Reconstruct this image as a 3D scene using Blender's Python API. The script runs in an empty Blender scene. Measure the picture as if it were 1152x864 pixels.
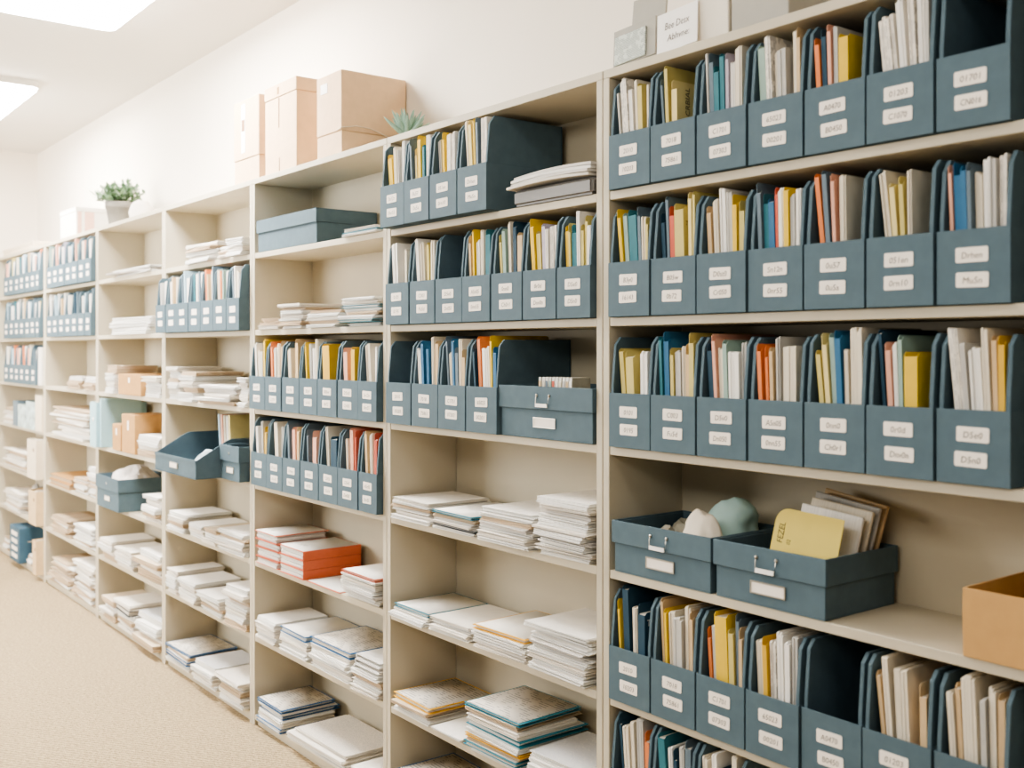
import bpy, bmesh, math, random
from math import sin, cos, radians as rad, pi
from mathutils import Vector, Matrix, noise

C = bpy.context.scene.collection
rnd = random.Random(11)

# ------------------------------------------------------------------ camera geometry (1152 x 864 frame)
F, YAW, V0, D0 = 1181.28, rad(37.602), 393.2, 1.9
CX, CZ = 2.0708, 1.636


def _dir(u):
    q = (u - 576) / F
    return q * sin(YAW) - cos(YAW), q * cos(YAW) + sin(YAW)


def X(u, Y=0.0):
    dx, dy = _dir(u)
    return CX + (Y + D0) * dx / dy


def depth(u, Y=0.0):
    return (Y + D0) / _dir(u)[1]


def Z(u, v, Y=0.0):
    return CZ + (V0 - v) * depth(u, Y) / F


# ------------------------------------------------------------------ materials
def lin(h):
    h = h.lstrip('#')
    out = []
    for i in (0, 2, 4):
        c = int(h[i:i + 2], 16) / 255
        out.append(c / 12.92 if c <= .04045 else ((c + .055) / 1.055) ** 2.4)
    return (*out, 1)


MATS = {}


def mat(name, col, rough=.7, var=.06, scale=40, bump=0.0, bscale=200, metal=0.0, spec=.3, stretch=None, trans=0.0, alpha=1.0):
    """Principled material whose colour is gently varied by object-space noise."""
    if name in MATS:
        return MATS[name]
    m = bpy.data.materials.new(name)
    m.use_nodes = True
    nt = m.node_tree
    b = nt.nodes['Principled BSDF']
    b.inputs['Roughness'].default_value = rough
    b.inputs['Metallic'].default_value = metal
    b.inputs['Specular IOR Level'].default_value = spec
    b.inputs['Transmission Weight'].default_value = trans
    b.inputs['Alpha'].default_value = alpha
    c = lin(col) if isinstance(col, str) else col
    tc = nt.nodes.new('ShaderNodeTexCoord')
    mp = nt.nodes.new('ShaderNodeMapping')
    if stretch:
        mp.inputs['Scale'].default_value = stretch
    nt.links.new(tc.outputs['Object'], mp.inputs['Vector'])
    n = nt.nodes.new('ShaderNodeTexNoise')
    n.inputs['Scale'].default_value = scale
    n.inputs['Detail'].default_value = 3
    nt.links.new(mp.outputs['Vector'], n.inputs['Vector'])
    r = nt.nodes.new('ShaderNodeValToRGB')
    r.color_ramp.elements[0].position = .3
    r.color_ramp.elements[1].position = .7
    r.color_ramp.elements[0].color = tuple(max(0, x * (1 - var)) for x in c[:3]) + (1,)
    r.color_ramp.elements[1].color = tuple(min(1, x * (1 + var * .6)) for x in c[:3]) + (1,)
    nt.links.new(n.outputs['Fac'], r.inputs['Fac'])
    nt.links.new(r.outputs['Color'], b.inputs['Base Color'])
    if bump:
        n2 = nt.nodes.new('ShaderNodeTexNoise')
        n2.inputs['Scale'].default_value = bscale
        n2.inputs['Detail'].default_value = 2
        nt.links.new(tc.outputs['Object'], n2.inputs['Vector'])
        bp = nt.nodes.new('ShaderNodeBump')
        bp.inputs['Strength'].default_value = bump
        bp.inputs['Distance'].default_value = .002
        nt.links.new(n2.outputs['Fac'], bp.inputs['Height'])
        nt.links.new(bp.outputs['Normal'], b.inputs['Normal'])
    MATS[name] = m
    return m


def printed_mat(name, paper, ink, rows=55.0, cover=.5, axis='XY', nscale=60):
    """Paper with faint lines of print in object space."""
    if name in MATS:
        return MATS[name]
    m = mat(name, paper, .8, .04, 20)
    nt = m.node_tree
    b = nt.nodes['Principled BSDF']
    base = b.inputs['Base Color'].links[0].from_socket
    tc = nt.nodes.new('ShaderNodeTexCoord')
    mp = nt.nodes.new('ShaderNodeMapping')
    if axis == 'XZ':
        mp.inputs['Rotation'].default_value = (rad(90), 0, 0)
    elif axis == 'YZ':
        mp.inputs['Rotation'].default_value = (rad(90), 0, rad(90))
    nt.links.new(tc.outputs['Object'], mp.inputs['Vector'])
    sp = nt.nodes.new('ShaderNodeSeparateXYZ')
    nt.links.new(mp.outputs['Vector'], sp.inputs['Vector'])
    mu = nt.nodes.new('ShaderNodeMath'); mu.operation = 'MULTIPLY'; mu.inputs[1].default_value = rows * 2
    nt.links.new(sp.outputs['Y'], mu.inputs[0])
    fr = nt.nodes.new('ShaderNodeMath'); fr.operation = 'FRACT'
    nt.links.new(mu.outputs[0], fr.inputs[0])
    lt = nt.nodes.new('ShaderNodeMath'); lt.operation = 'LESS_THAN'; lt.inputs[1].default_value = .4
    nt.links.new(fr.outputs[0], lt.inputs[0])
    n = nt.nodes.new('ShaderNodeTexNoise'); n.inputs['Scale'].default_value = nscale; n.inputs['Detail'].default_value = 2
    nt.links.new(mp.outputs['Vector'], n.inputs['Vector'])
    gt = nt.nodes.new('ShaderNodeMath'); gt.operation = 'GREATER_THAN'; gt.inputs[1].default_value = 1 - cover
    nt.links.new(n.outputs['Fac'], gt.inputs[0])
    an = nt.nodes.new('ShaderNodeMath'); an.operation = 'MULTIPLY'
    nt.links.new(lt.outputs[0], an.inputs[0]); nt.links.new(gt.outputs[0], an.inputs[1])
    mx = nt.nodes.new('ShaderNodeMix'); mx.data_type = 'RGBA'
    nt.links.new(an.outputs[0], mx.inputs['Factor'])
    nt.links.new(base, mx.inputs[6])
    mx.inputs[7].default_value = lin(ink)
    nt.links.new(mx.outputs[2], b.inputs['Base Color'])
    return m


LAMI = mat('shelf_laminate', '#c0b7a2', .55, .03, 6, spec=.35)
LAMB = mat('shelf_back_laminate', '#bcb29b', .6, .03, 5, spec=.3)
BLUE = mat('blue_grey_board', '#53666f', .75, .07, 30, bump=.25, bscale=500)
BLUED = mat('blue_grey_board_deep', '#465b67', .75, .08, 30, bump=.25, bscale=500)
LABEL = mat('label_paper', '#f2e9dd', .7, .03, 60)
INK = mat('label_ink', '#6f665e', .8, .02)
INKD = mat('dark_ink', '#4c453c', .8, .02)
CARD = mat('corrugated_card', '#e0c29f', .8, .05, 25, bump=.15, bscale=150)
CARD2 = mat('brown_card', '#bf9762', .8, .06, 25, bump=.15, bscale=150)
CARDIN = mat('corrugated_card_inside', '#a07c50', .85, .06, 25)
TAPE = mat('white_tape', '#f4f1ec', .5, .02)
BROWN = mat('brown_label', '#8a6646', .7, .05)
METAL = mat('dull_steel', '#b6b1a6', .35, .05, 80, metal=.9)
KRAFT = mat('kraft_board', '#b98f5c', .8, .08, 25)
SKY = mat('pale_blue_plastic', '#a7cbd3', .5, .04, 20)
GREYP = mat('grey_plastic', '#6c6a66', .35, .06, 12)
CLEAR = mat('clear_wrap', '#aaa594', .25, .2, 30, spec=.6)
PAGE = {  # stretched dark bands paint in the shadow lines between stacked sheets
    'W': mat('paper_white', '#efeae3', .8, .38, 16, stretch=(.04, .04, 1)),
    'V': mat('paper_warm', '#e6dfd3', .8, .38, 16, stretch=(.04, .04, 1)),
    'K': mat('paper_grey', '#d6d1ca', .8, .38, 16, stretch=(.04, .04, 1)),
    'J': mat('paper_aged', '#c2ad92', .85, .35, 14, stretch=(.04, .04, 1)),
}
PRINT = printed_mat('paper_printed', '#e0d9ce', '#c0bbb3', 24, .5)
PRINTM = printed_mat('sheet_printed', '#e0d9ce', '#aba69e', 38, .5, nscale=26)
PRINTB = printed_mat('paper_printed_blue', '#dddad4', '#98a0b0', 26, .6)
FIL = {
    'W': ('white', '#ece8e0'), 'C': ('cream', '#ddd3bf'), 'K': ('grey', '#bcb9b2'), 'Y': ('yellow', '#dcb93f'), 'O': ('olive yellow', '#c3b470'),
    'M': ('mustard', '#d0a840'), 'T': ('teal', '#356f79'), 'B': ('blue', '#35678a'), 'N': ('navy', '#274455'), 'S': ('slate', '#64747e'),
    'R': ('red', '#c25d49'), 'A': ('orange', '#dd8350'), 'P': ('salmon pink', '#dca68f'), 'L': ('lilac grey', '#b1a9b5'), 'G': ('green grey', '#93aa9f'),
    'D': ('tan', '#c8ad86'), 'H': ('pale manila', '#dccb8e'), 'X': ('printed white', None), 'Q': ('pale blue', '#a9c3cf'),
}
FM = {}
for k, (nm, h) in FIL.items():
    if h:
        if k in 'WCK':
            FM[k] = mat('sheaf_' + nm.replace(' ', '_'), h, .8, .16, 800, stretch=(1, .02, .01))
        else:
            FM[k] = mat('folder_' + nm.replace(' ', '_'), h, .65, .06, 30)
FM['X'] = printed_mat('sheaf_printed', '#e4ddd1', '#bcb7af', 90, .52, 'YZ')
EDGE = mat('folder_pages', '#e6ddcd', .8, .2, 900, stretch=(1, .02, .01))


# ------------------------------------------------------------------ mesh helpers
class MB:
    def __init__(s):
        s.v, s.f, s.m, s.sm = [], [], [], []

    def add(s, vs, fs, mi=0, smooth=False, M=None):
        o = len(s.v)
        s.v += [tuple(M @ Vector(p)) if M else tuple(p) for p in vs]
        s.f += [tuple(o + i for i in f) for f in fs]
        s.m += [mi] * len(fs)
        s.sm += [smooth] * len(fs)
        return s

    def box(s, x0, x1, y0, y1, z0, z1, mi=0, M=None):
        vs = [(x0, y0, z0), (x1, y0, z0), (x1, y1, z0), (x0, y1, z0), (x0, y0, z1), (x1, y0, z1), (x1, y1, z1), (x0, y1, z1)]
        fs = [(0, 3, 2, 1), (4, 5, 6, 7), (0, 1, 5, 4), (1, 2, 6, 5), (2, 3, 7, 6), (3, 0, 4, 7)]
        return s.add(vs, fs, mi, False, M)

    def prism(s, poly, a, b, axis='x', mi=0, M=None, smooth=False):
        """poly: 2D points. axis x: (y,z); y: (x,z); z: (x,y). Extruded a..b."""
        def P(p, t):
            return {'x': (t, p[0], p[1]), 'y': (p[0], t, p[1]), 'z': (p[0], p[1], t)}[axis]
        n = len(poly)
        vs = [P(p, a) for p in poly] + [P(p, b) for p in poly]
        fs = [tuple(range(n)), tuple(range(2 * n - 1, n - 1, -1))] + [(i, i + n, (i + 1) % n + n, (i + 1) % n) for i in range(n)]
        return s.add(vs, fs, mi, smooth, M)

    def tube(s, pts, r, n=8, mi=0, M=None, rr=None):
        pts = [Vector(p) for p in pts]
        vs, fs = [], []
        up = Vector((0, 0, 1))
        for i, p in enumerate(pts):
            d = (pts[min(i + 1, len(pts) - 1)] - pts[max(i - 1, 0)]).normalized()
            a = d.cross(up if abs(d.z) < .95 else Vector((1, 0, 0))).normalized()
            b = d.cross(a)
            q = rr[i] if rr else r
            for k in range(n):
                t = 2 * pi * k / n
                vs.append(p + a * (q * cos(t)) + b * (q * sin(t)))
        for i in range(len(pts) - 1):
            for k in range(n):
                k2 = (k + 1) % n
                fs.append((i * n + k, i * n + k2, (i + 1) * n + k2, (i + 1) * n + k))
        fs.append(tuple(range(n - 1, -1, -1)))
        fs.append(tuple((len(pts) - 1) * n + k for k in range(n)))
        return s.add(vs, fs, mi, True, M)

    def lathe(s, prof, n=20, mi=0, M=None):
        vs, fs = [], []
        for r, z in prof:
            for k in range(n):
                t = 2 * pi * k / n
                vs.append((r * cos(t), r * sin(t), z))
        for i in range(len(prof) - 1):
            for k in range(n):
                k2 = (k + 1) % n
                fs.append((i * n + k, i * n + k2, (i + 1) * n + k2, (i + 1) * n + k))
        fs.append(tuple(range(n - 1, -1, -1)))
        fs.append(tuple((len(prof) - 1) * n + k for k in range(n)))
        return s.add(vs, fs, mi, True, M)

    def slab(s, w, d, t, bend, nx=5, ny=5, mi=0, M=None, top=None):
        """Thin sheet block, bent by bend(a,b) with a,b in 0..1; lower face at z 0."""
        vs, fs = [], []
        for k in (0, 1):
            for j in range(ny):
                for i in range(nx):
                    a, b = i / (nx - 1), j / (ny - 1)
                    vs.append((w * (a - .5), d * b, t * k + bend(a, b)))
        n = nx * ny
        tf = []
        for j in range(ny - 1):
            for i in range(nx - 1):
                q = j * nx + i
                fs.append((q, q + nx, q + nx + 1, q + 1))
                tf.append((n + q, n + q + 1, n + q + nx + 1, n + q + nx))
        for i in range(nx - 1):
            fs.append((i, i + 1, n + i + 1, n + i))
            q = (ny - 1) * nx + i
            fs.append((q + 1, q, n + q, n + q + 1))
        for j in range(ny - 1):
            q = j * nx
            fs.append((q + nx, q, n + q, n + q + nx))
            q = j * nx + nx - 1
            fs.append((q, q + nx, n + q + nx, n + q))
        o = len(s.v)
        s.add(vs, fs, mi, False, M)
        s.f += [tuple(o + i for i in f) for f in tf]
        s.m += [mi if top is None else top] * len(tf)
        s.sm += [True] * len(tf)
        return s

    def mesh(s, name, mats, bev=0.0, seg=1):
        me = bpy.data.meshes.new(name)
        me.from_pydata(s.v, [], s.f)
        for m in (mats if isinstance(mats, (list, tuple)) else [mats]):
            me.materials.append(m)
        me.polygons.foreach_set('material_index', s.m)
        me.polygons.foreach_set('use_smooth', s.sm)
        if bev:
            bm = bmesh.new()
            bm.from_mesh(me)
            bmesh.ops.bevel(bm, geom=bm.edges[:], offset=bev, segments=seg, affect='EDGES', clamp_overlap=True)
            bm.to_mesh(me)
            bm.free()
        me.update()
        return me

    def build(s, name, mats, parent=None, loc=(0, 0, 0), rot=(0, 0, 0), bev=0.0, seg=1):
        return put(name, s.mesh(name, mats, bev, seg), parent, loc, rot)


def put(name, me, parent=None, loc=(0, 0, 0), rot=(0, 0, 0), scale=None):
    o = bpy.data.objects.new(name, me)
    C.objects.link(o)
    o.location = loc
    o.rotation_euler = rot
    if scale:
        o.scale = scale
    if parent:
        o.parent = parent
    return o


def tag(o, label, cat, group=None, kind=None):
    o['label'] = label
    o['category'] = cat
    if group:
        o['group'] = group
    if kind:
        o['kind'] = kind
    return o


def thing(name, label, cat, loc=(0, 0, 0), rotz=0.0, group=None):
    o = put(name, None, None, loc, (0, 0, rotz))
    o.empty_display_size = .05
    return tag(o, label, cat, group)


def struct(name, mb, m, bev=0.0):
    o = mb.build(name, m, bev=bev)
    o['kind'] = 'structure'
    return o


ORD = ['first', 'second', 'third', 'fourth', 'fifth', 'sixth', 'seventh', 'eighth', 'ninth', 'tenth', 'eleventh', 'twelfth']
ROW = ['top', 'second', 'third', 'fourth', 'fifth', 'sixth', 'bottom']
BAYNAME = {'A': 'card-topped bookcase', 'B': 'succulent-topped bookcase', 'C': 'carton-topped bookcase', 'D': 'bare-topped bookcase',
           'E': 'plant-topped bookcase', 'F': 'striped-box bookcase', 'G': 'corner bookcase'}

_txt = {}


def text_geo(t, shear=.12):
    """(verts, faces, width) of lettering one unit tall."""
    if t not in _txt:
        cu = bpy.data.curves.new('lettering', 'FONT')
        cu.body = t
        cu.size = 1.0
        cu.shear = shear
        cu.resolution_u = 2
        ob = bpy.data.objects.new('lettering', cu)
        C.objects.link(ob)
        bpy.context.view_layer.update()
        dg = bpy.context.evaluated_depsgraph_get()
        me = ob.evaluated_get(dg).to_mesh()
        vs = [tuple(v.co) for v in me.vertices]
        fs = [tuple(p.vertices) for p in me.polygons]
        ob.evaluated_get(dg).to_mesh_clear()
        bpy.data.objects.remove(ob)
        bpy.data.curves.remove(cu)
        w = max((v[0] for v in vs), default=1)
        _txt[t] = (vs, fs, w)
    return _txt[t]


def letter(mb, t, cx, z, h, y, mi=1, maxw=None, M=None):
    """Lettering in the XZ plane facing -Y, centred on cx, baseline z."""
    vs, fs, w = text_geo(t)
    s = h
    sx = min(h, maxw / w) if maxw else h
    mb.add([(cx + (v[0] - w / 2) * sx, y, z + v[1] * s) for v in vs], fs, mi, False, M)


# ------------------------------------------------------------------ the room
XW = X(42, .30)
YB = .30
ZT = CZ + 1.6239
XR, YF = 4.2, -4.2
WALL = mat('wall_paint', '#ede4d6', .9, .015, 3, bump=.04, bscale=120)
CEIL = mat('ceiling_paint', '#dfdbd4', .92, .015, 3)
# carpet: fine diagonal loop weave
CARPET = mat('loop_carpet', '#b9a585', .95, .28, 70, spec=.1)
_nt = CARPET.node_tree
_b = _nt.nodes['Principled BSDF']
_base = _b.inputs['Base Color'].links[0].from_socket
_tc = _nt.nodes.new('ShaderNodeTexCoord')
_mp = _nt.nodes.new('ShaderNodeMapping'); _mp.inputs['Rotation'].default_value = (0, 0, rad(32)); _mp.inputs['Scale'].default_value = (1, 2.2, 1)
_nt.links.new(_tc.outputs['Object'], _mp.inputs['Vector'])
_w = _nt.nodes.new('ShaderNodeTexWave'); _w.inputs['Scale'].default_value = 11; _w.inputs['Distortion'].default_value = 3.0; _w.inputs['Detail'].default_value = 2; _w.inputs['Detail Scale'].default_value = 3
_nt.links.new(_mp.outputs['Vector'], _w.inputs['Vector'])
_vo = _nt.nodes.new('ShaderNodeTexVoronoi'); _vo.inputs['Scale'].default_value = 85
_nt.links.new(_mp.outputs['Vector'], _vo.inputs['Vector'])
_mx = _nt.nodes.new('ShaderNodeMix'); _mx.data_type = 'RGBA'; _mx.blend_type = 'MULTIPLY'; _mx.inputs['Factor'].default_value = .32
_nt.links.new(_base, _mx.inputs[6]); _nt.links.new(_w.outputs['Color'], _mx.inputs[7])
_nt.links.new(_mx.outputs[2], _b.inputs['Base Color'])
_ad = _nt.nodes.new('ShaderNodeMath'); _nt.links.new(_w.outputs['Fac'], _ad.inputs[0]); _nt.links.new(_vo.outputs['Distance'], _ad.inputs[1])
_bp = _nt.nodes.new('ShaderNodeBump'); _bp.inputs['Strength'].default_value = .5; _bp.inputs['Distance'].default_value = .006
_nt.links.new(_ad.outputs[0], _bp.inputs['Height']); _nt.links.new(_bp.outputs['Normal'], _b.inputs['Normal'])

struct('floor', MB().box(XW - .1, XR, YF, YB + .1, -.05, 0), CARPET)
struct('ceiling', MB().box(XW - .1, XR, YF, YB + .1, ZT, ZT + .05), CEIL)
struct('wall_back', MB().box(XW - .1, XR, YB, YB + .1, 0, ZT), WALL)
struct('wall_end', MB().box(XW - .1, XW, YF, YB, 0, ZT), WALL)

# ------------------------------------------------------------------ bookcases
SZ = [CZ + z for z in (.7430, .4188, .0848, -.2560, -.5828, -.9185, -1.2444, -1.5886)]
SEAM = [1.19, 0.0, X(435), X(283.6), X(184), X(109), X(50), XW + .004]
BAYS = 'ABCDEFG'
BX = {b: (SEAM[i + 1], SEAM[i]) for i, b in enumerate(BAYS)}
PT, ST, DEP = .024, .023, .279
INX = {b: (x0 + PT, x1 - PT) for b, (x0, x1) in BX.items()}
BC = {'A': 'grey-beige bookcase with handwritten card leaning on top', 'B': 'grey-beige bookcase with small succulent at its top corner',
      'C': 'grey-beige bookcase topped by three brown cartons', 'D': 'grey-beige bookcase with nothing standing on its top',
      'E': 'grey-beige bookcase with a potted green plant on top', 'F': 'grey-beige bookcase with a pink-striped white box on top',
      'G': 'grey-beige bookcase built into the room corner'}
for b in BAYS:
    x0, x1 = BX[b]
    x0 += .0012
    x1 -= .0012
    w = x1 - x0
    t = thing('bookcase', BC[b], 'bookcase', (x0, 0, 0), 0, 'run of matching bookcases')
    for xa in (0, w - PT):
        MB().box(xa, xa + PT, 0, DEP, 0, SZ[0] - ST).build('side_panel', LAMI, t, bev=.0015)
    MB().box(0, w, 0, DEP + .006, SZ[0] - ST, SZ[0]).build('top_panel', LAMI, t, bev=.0015)
    MB().box(PT, w - PT, DEP, DEP + .006, 0, SZ[0] - ST).build('back_panel', LAMB, t)
    for k in range(1, 8):
        MB().box(PT + .0005, w - PT - .0005, .002, DEP - .0005, SZ[k] - ST, SZ[k]).build('shelf', LAMI, t, bev=.0015)
    MB().box(PT + .0005, w - PT - .0005, .015, .03, 0, SZ[7] - ST).build('plinth', LAMI, t)

# ------------------------------------------------------------------ file boxes and what stands in them
LBL = ['2010', '10203', '7018', '75861', 'C1701', '07303', '65023', '00201', 'A0470', 'B0450', '01203', 'C1070', '01701', 'CN016',
       'B3y0', '16143', 'B05w', '0b72', 'D0st0', 'Cr050', 'Sn12n', '0nr55', '0u57', '0u5a', '051en', '0rn10', 'Drhen', 'Mu5n',
       '0101', '0195', 'C003', 'Fu5d', 'D5v0', 'Dn050', 'A5n05', '0nn55', '0nn0', 'Ch0r1', '0r0d', 'Dnv0n', 'D5e0', 'D5n0']
_lk = [0]


def label_card(parent, w, h, cx, z, y, near):
    mb = MB()
    x0, x1, z0, z1 = cx - w / 2, cx + w / 2, z - h / 2, z + h / 2
    c = .0025
    a = rad(rnd.uniform(-1.2, 1.2))
    mb.prism([(x0 + c, z0), (x1 - c, z0), (x1, z0 + c), (x1, z1 - c), (x1 - c, z1), (x0 + c, z1), (x0, z1 - c), (x0, z0 + c)], y - .0012, y - .0001, 'y')
    if near:
        letter(mb, LBL[_lk[0] % len(LBL)], cx, z - h * .24, h * .62, y - .0016, 1, w * .66)
    _lk[0] += 1
    M = Matrix.Translation((cx, y, z)) @ Matrix.Rotation(a, 4, 'Y') @ Matrix.Translation((-cx, -y, -z))
    mb.v = [tuple(M @ Vector(p)) for p in mb.v]
    mb.build('label_card', [LABEL, INK], parent)


def file_box(bay, row, k, n, xc, w, yf, d, near, hs, hf, empty):
    z = SZ[row]
    nm = 'blue-grey file box, %s from corner end on %s row, %s' % (ORD[k], ROW[row - 1], BAYNAME[bay])
    if empty:
        nm = 'empty ' + nm
    t = thing('file_box', nm, 'file box', (xc, yf, z + .0006), 0, 'blue-grey card file boxes')
    q, s = .0095, .0022
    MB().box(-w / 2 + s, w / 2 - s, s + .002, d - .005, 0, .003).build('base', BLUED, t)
    # front sleeve folded round both sides
    P = [(-w / 2, d - .004), (-w / 2, 0), (w / 2, 0), (w / 2, d - .004), (w / 2 - s, d - .004), (w / 2 - s, s), (-w / 2 + s, s), (-w / 2 + s, d - .004)]
    mb = MB()
    n8 = len(P)
    vs = [(x, y, .0005) for x, y in P] + [(x, y, hf) for x, y in P]
    fs = [(0, 1, 6, 7), (1, 2, 5, 6), (2, 3, 4, 5)]
    fs = [tuple(reversed(f)) for f in fs] + [tuple(i + 8 for i in f) for f in fs]
    fs = [tuple(f) for f in fs] + [(i, (i + 1) % 8, (i + 1) % 8 + 8, i + 8) for i in range(8)]
    mb.add(vs, fs)
    mb.build('front_panel', BLUE, t, bev=.0006)
    j = rnd.uniform(-.004, .004)
    for sx in (-1, 1):
        xa, xb = sorted((sx * (w / 2 - s - .0003), sx * (w / 2 - s - q)))
        MB().prism([(s + .0015, .003), (d - .006, .003), (d - .006, hs), (.034, hs), (.016, hs - .022 + j), (s + .004, hf + .02)], xa, xb, 'x').build('side_panel', BLUE, t, bev=.0008)
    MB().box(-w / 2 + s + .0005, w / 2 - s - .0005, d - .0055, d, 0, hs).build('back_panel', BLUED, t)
    lw, lh = min(.064, w * .46), hf * .2
    for zz in (.665, .335):
        label_card(t, lw, lh, rnd.uniform(-.004, .002), hf * zz + rnd.uniform(-.002, .002), 0, near)
    return t


def doc_mesh_paper(tk, dd, h, curve):
    """A sheaf of upright sheets: a few leaves of unequal height."""
    mb = MB()
    n = max(1, min(4, int(tk / .004)))
    for i in range(n):
        a = -tk / 2 + tk * i / n
        b = a + tk / n - .0004
        hh = h - rnd.uniform(0, .008) if n > 1 else h
        y0 = rnd.uniform(0, .004) if n > 1 else 0
        poly = [(y0, 0), (dd, 0), (dd, hh - .004), (dd - .006, hh), (y0 + .004, hh), (y0, hh - .003)]
        mb.prism(poly, a, b, 'x')
    return mb


def folder(kind, x, y, z, tk, dd, h, tilt, label, group, near):
    nm = FIL[kind][0]
    rot = (0, -tilt, 0)
    if kind in 'WCKX':
        mb = doc_mesh_paper(tk, dd, h, 0)
        o = mb.build('paper_sheaf', FM[kind], None, (x, y, z), rot)
        return tag(o, label, 'papers', group)
    if not near:
        mb = MB().prism([(0, 0), (dd, 0), (dd, h), (0, h)], -tk / 2, tk / 2, 'x')
        o = mb.build('document_folder', FM[kind], None, (x, y, z), rot)
        return tag(o, label, 'folder', group)
    t = thing('document_folder', label, 'folder', (x, y, z), 0, group)
    t.rotation_euler = rot
    q = .0011
    h2 = h - rnd.choice([.004, .012, .02])
    mb = MB()
    mb.prism([(0, 0), (dd, 0), (dd, h - .004), (dd - .006, h), (.006, h), (0, h - .006)], -tk / 2, -tk / 2 + q, 'x')
    mb.prism([(0, 0), (dd, 0), (dd, h2), (.008, h2), (0, h2 - .008)], tk / 2 - q, tk / 2, 'x')
    mb.box(-tk / 2, tk / 2, -.0009, .0004, 0, h2 - .006)
    mb.build('cover', FM[kind], t)
    if tk > .0035:
        MB().box(-tk / 2 + q + .0002, tk / 2 - q - .0002, .004, dd - .004, .001, h2 - rnd.uniform(.004, .01)).build('pages', EDGE, t)
    return t


def fill(bay, row, k, xc, w, yf, d, hs, spec, near):
    """spec: tokens kind+thickness, or _+gap, ordered from the corner end."""
    toks = [(s[0], float(s[1:]) if len(s) > 1 else 1.0) for s in spec.split()]
    items = [s for s in toks if s[0] != '_']
    if not items:
        return
    inner = w - 2 * .0123
    hmax = hs + .012
    th0 = rad(rnd.uniform(3.0, 6.5)) if len(items) < 7 else rad(2.5)
    allow = hmax * math.tan(th0)
    avail = inner - allow - .001
    units = sum(s[1] for s in toks)
    gap = .0012
    unit = (avail - gap * len(items)) / units
    unit = min(unit, .0150)
    x = xc - inner / 2 + allow
    i = 0
    n = len(items)
    slack = max(0, avail - gap * n - unit * units) / max(1, n)
    for kd, m in toks:
        if kd == '_':
            x += m * unit
            continue
        tk = max(.0022, m * unit)
        th = th0 * (1 - .85 * i / max(1, n - 1)) if n > 1 else th0
        h = min(hs + .012, SZ[row - 1] - ST - SZ[row] - .015, hs * rnd.uniform(.86, 1.04))
        dd = d * rnd.uniform(.78, .86)
        y = yf + .012 + rnd.uniform(0, .010)
        nm = FIL[kd][0]
        if kd in 'WCKX':
            lab = '%s paper sheaf, %s from corner end in %s box, %s row, %s' % (nm, ORD[i], ORD[k], ROW[row - 1], BAYNAME[bay])
        else:
            lab = '%s folder, %s from corner end in %s box, %s row, %s' % (nm, ORD[i], ORD[k], ROW[row - 1], BAYNAME[bay])
        folder(kd, x + tk / 2, y, SZ[row] + .0045 + (tk / 2) * sin(th) + .0004, tk, dd, h, th, lab, 'folders and papers in the file boxes', near)
        x += tk + gap + slack * .9
        i += 1


HS, HF = .286, .142


def box_row(bay, row, yf, us, specs, near=True, hs=HS, hf=HF, d=None, k0=0):
    """us: pixel columns of the box edges at the front plane (n+1 of them)."""
    xs = [X(u, yf) for u in us]
    lo, hi = INX[bay]
    n = len(specs)
    if xs[-1] > hi - .001:
        xs[-1] = hi - .001
    if xs[0] < lo + .001:
        xs[0] = lo + .001
    # keep pixel-measured proportions but even out the steps
    even = [xs[0] + (xs[-1] - xs[0]) * i / n for i in range(n + 1)]
    xs = [(a * .35 + e * .65) for a, e in zip(xs, even)]
    d = d or (DEP - .004 - yf)
    d = min(d, .30)
    for k in range(n):
        w = xs[k + 1] - xs[k] - .0055
        xc = (xs[k] + xs[k + 1]) / 2
        sp = specs[k]
        hv = hs + rnd.uniform(-.003, .003)
        file_box(bay, row, k + k0, n, xc, w, yf + rnd.uniform(-.002, .002), d, near, hv, hf, not sp.strip('_ '))
        fill(bay, row, k + k0, xc, w, yf, d, hs, sp, near)


U3 = [683.8, 732.8, 785, 842.8, 907, 977.5, 1055, 1138]
box_row('A', 1, -.012, U3, ['K.5 X2 W C.8 O1.2 _1 C.5', 'S.5 O.7 H1.2 _4', 'K.5 S T1.2 T L.7 W C1.6 _1', 'G1.2 X C.6 K1.6 _.8 C.6 D.6', 'A.8 N.8 P.6 K.8 Y1.6 _2.5', 'X2.4 W1.2 _.4 X W K.6', '_'])
box_row('A', 2, -.012, U3, ['Y.8 G T2 S.7 C O.6', 'N.8 S.6 R O2 _.8 H.7 O.5', 'D.8 C W1.2 K Y.8 O1', 'S.8 T B1.2 R.6 W1.2 Y K W', 'A.8 S.8 P.6 C1.2 _3', 'C1 H.8 O.7 C.6 _3', 'P.5 B1.2 B.8 S.6 C1.2 W K X1.2'])
box_row('A', 3, -.012, U3, ['O1 O1.8 _.5 W1.8', 'T.6 B1.1 O.7 K1.3 C.6 D.7 O', 'N P.6 C G.8 W2 K.8', 'A.7 A.5 D.6 K.8 C2.2 _.6', 'O.8 H.8 G.8 B C.7 C2', 'N.5 P.8 W.6 G.6 Y2 _2', 'X1.5 K.8 W1.8 C D.8 M'])
U5 = [683.8, 732.5, 783, 838, 898, 968, 1051, 1136]
box_row('A', 5, -.012, U5, ['Y.5 N1.4 C N1.6 _.5', 'D.5 Y.5 C1.2 K1.8 C D.7', 'A.6 K.6 Y2.4 O S.6 D.6', 'C M.8 X W1.2 W K', '_', 'D.6 C C2 _1.5 D', 'C D.7 C2 _.6 K.8 C D'])
box_row('A', 6, -.012, [684, 731, 780, 833], ['N.6 C1.6 C K1.6 A', 'T1.5 W N.7 K S1.2', 'C W N C'])
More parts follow.
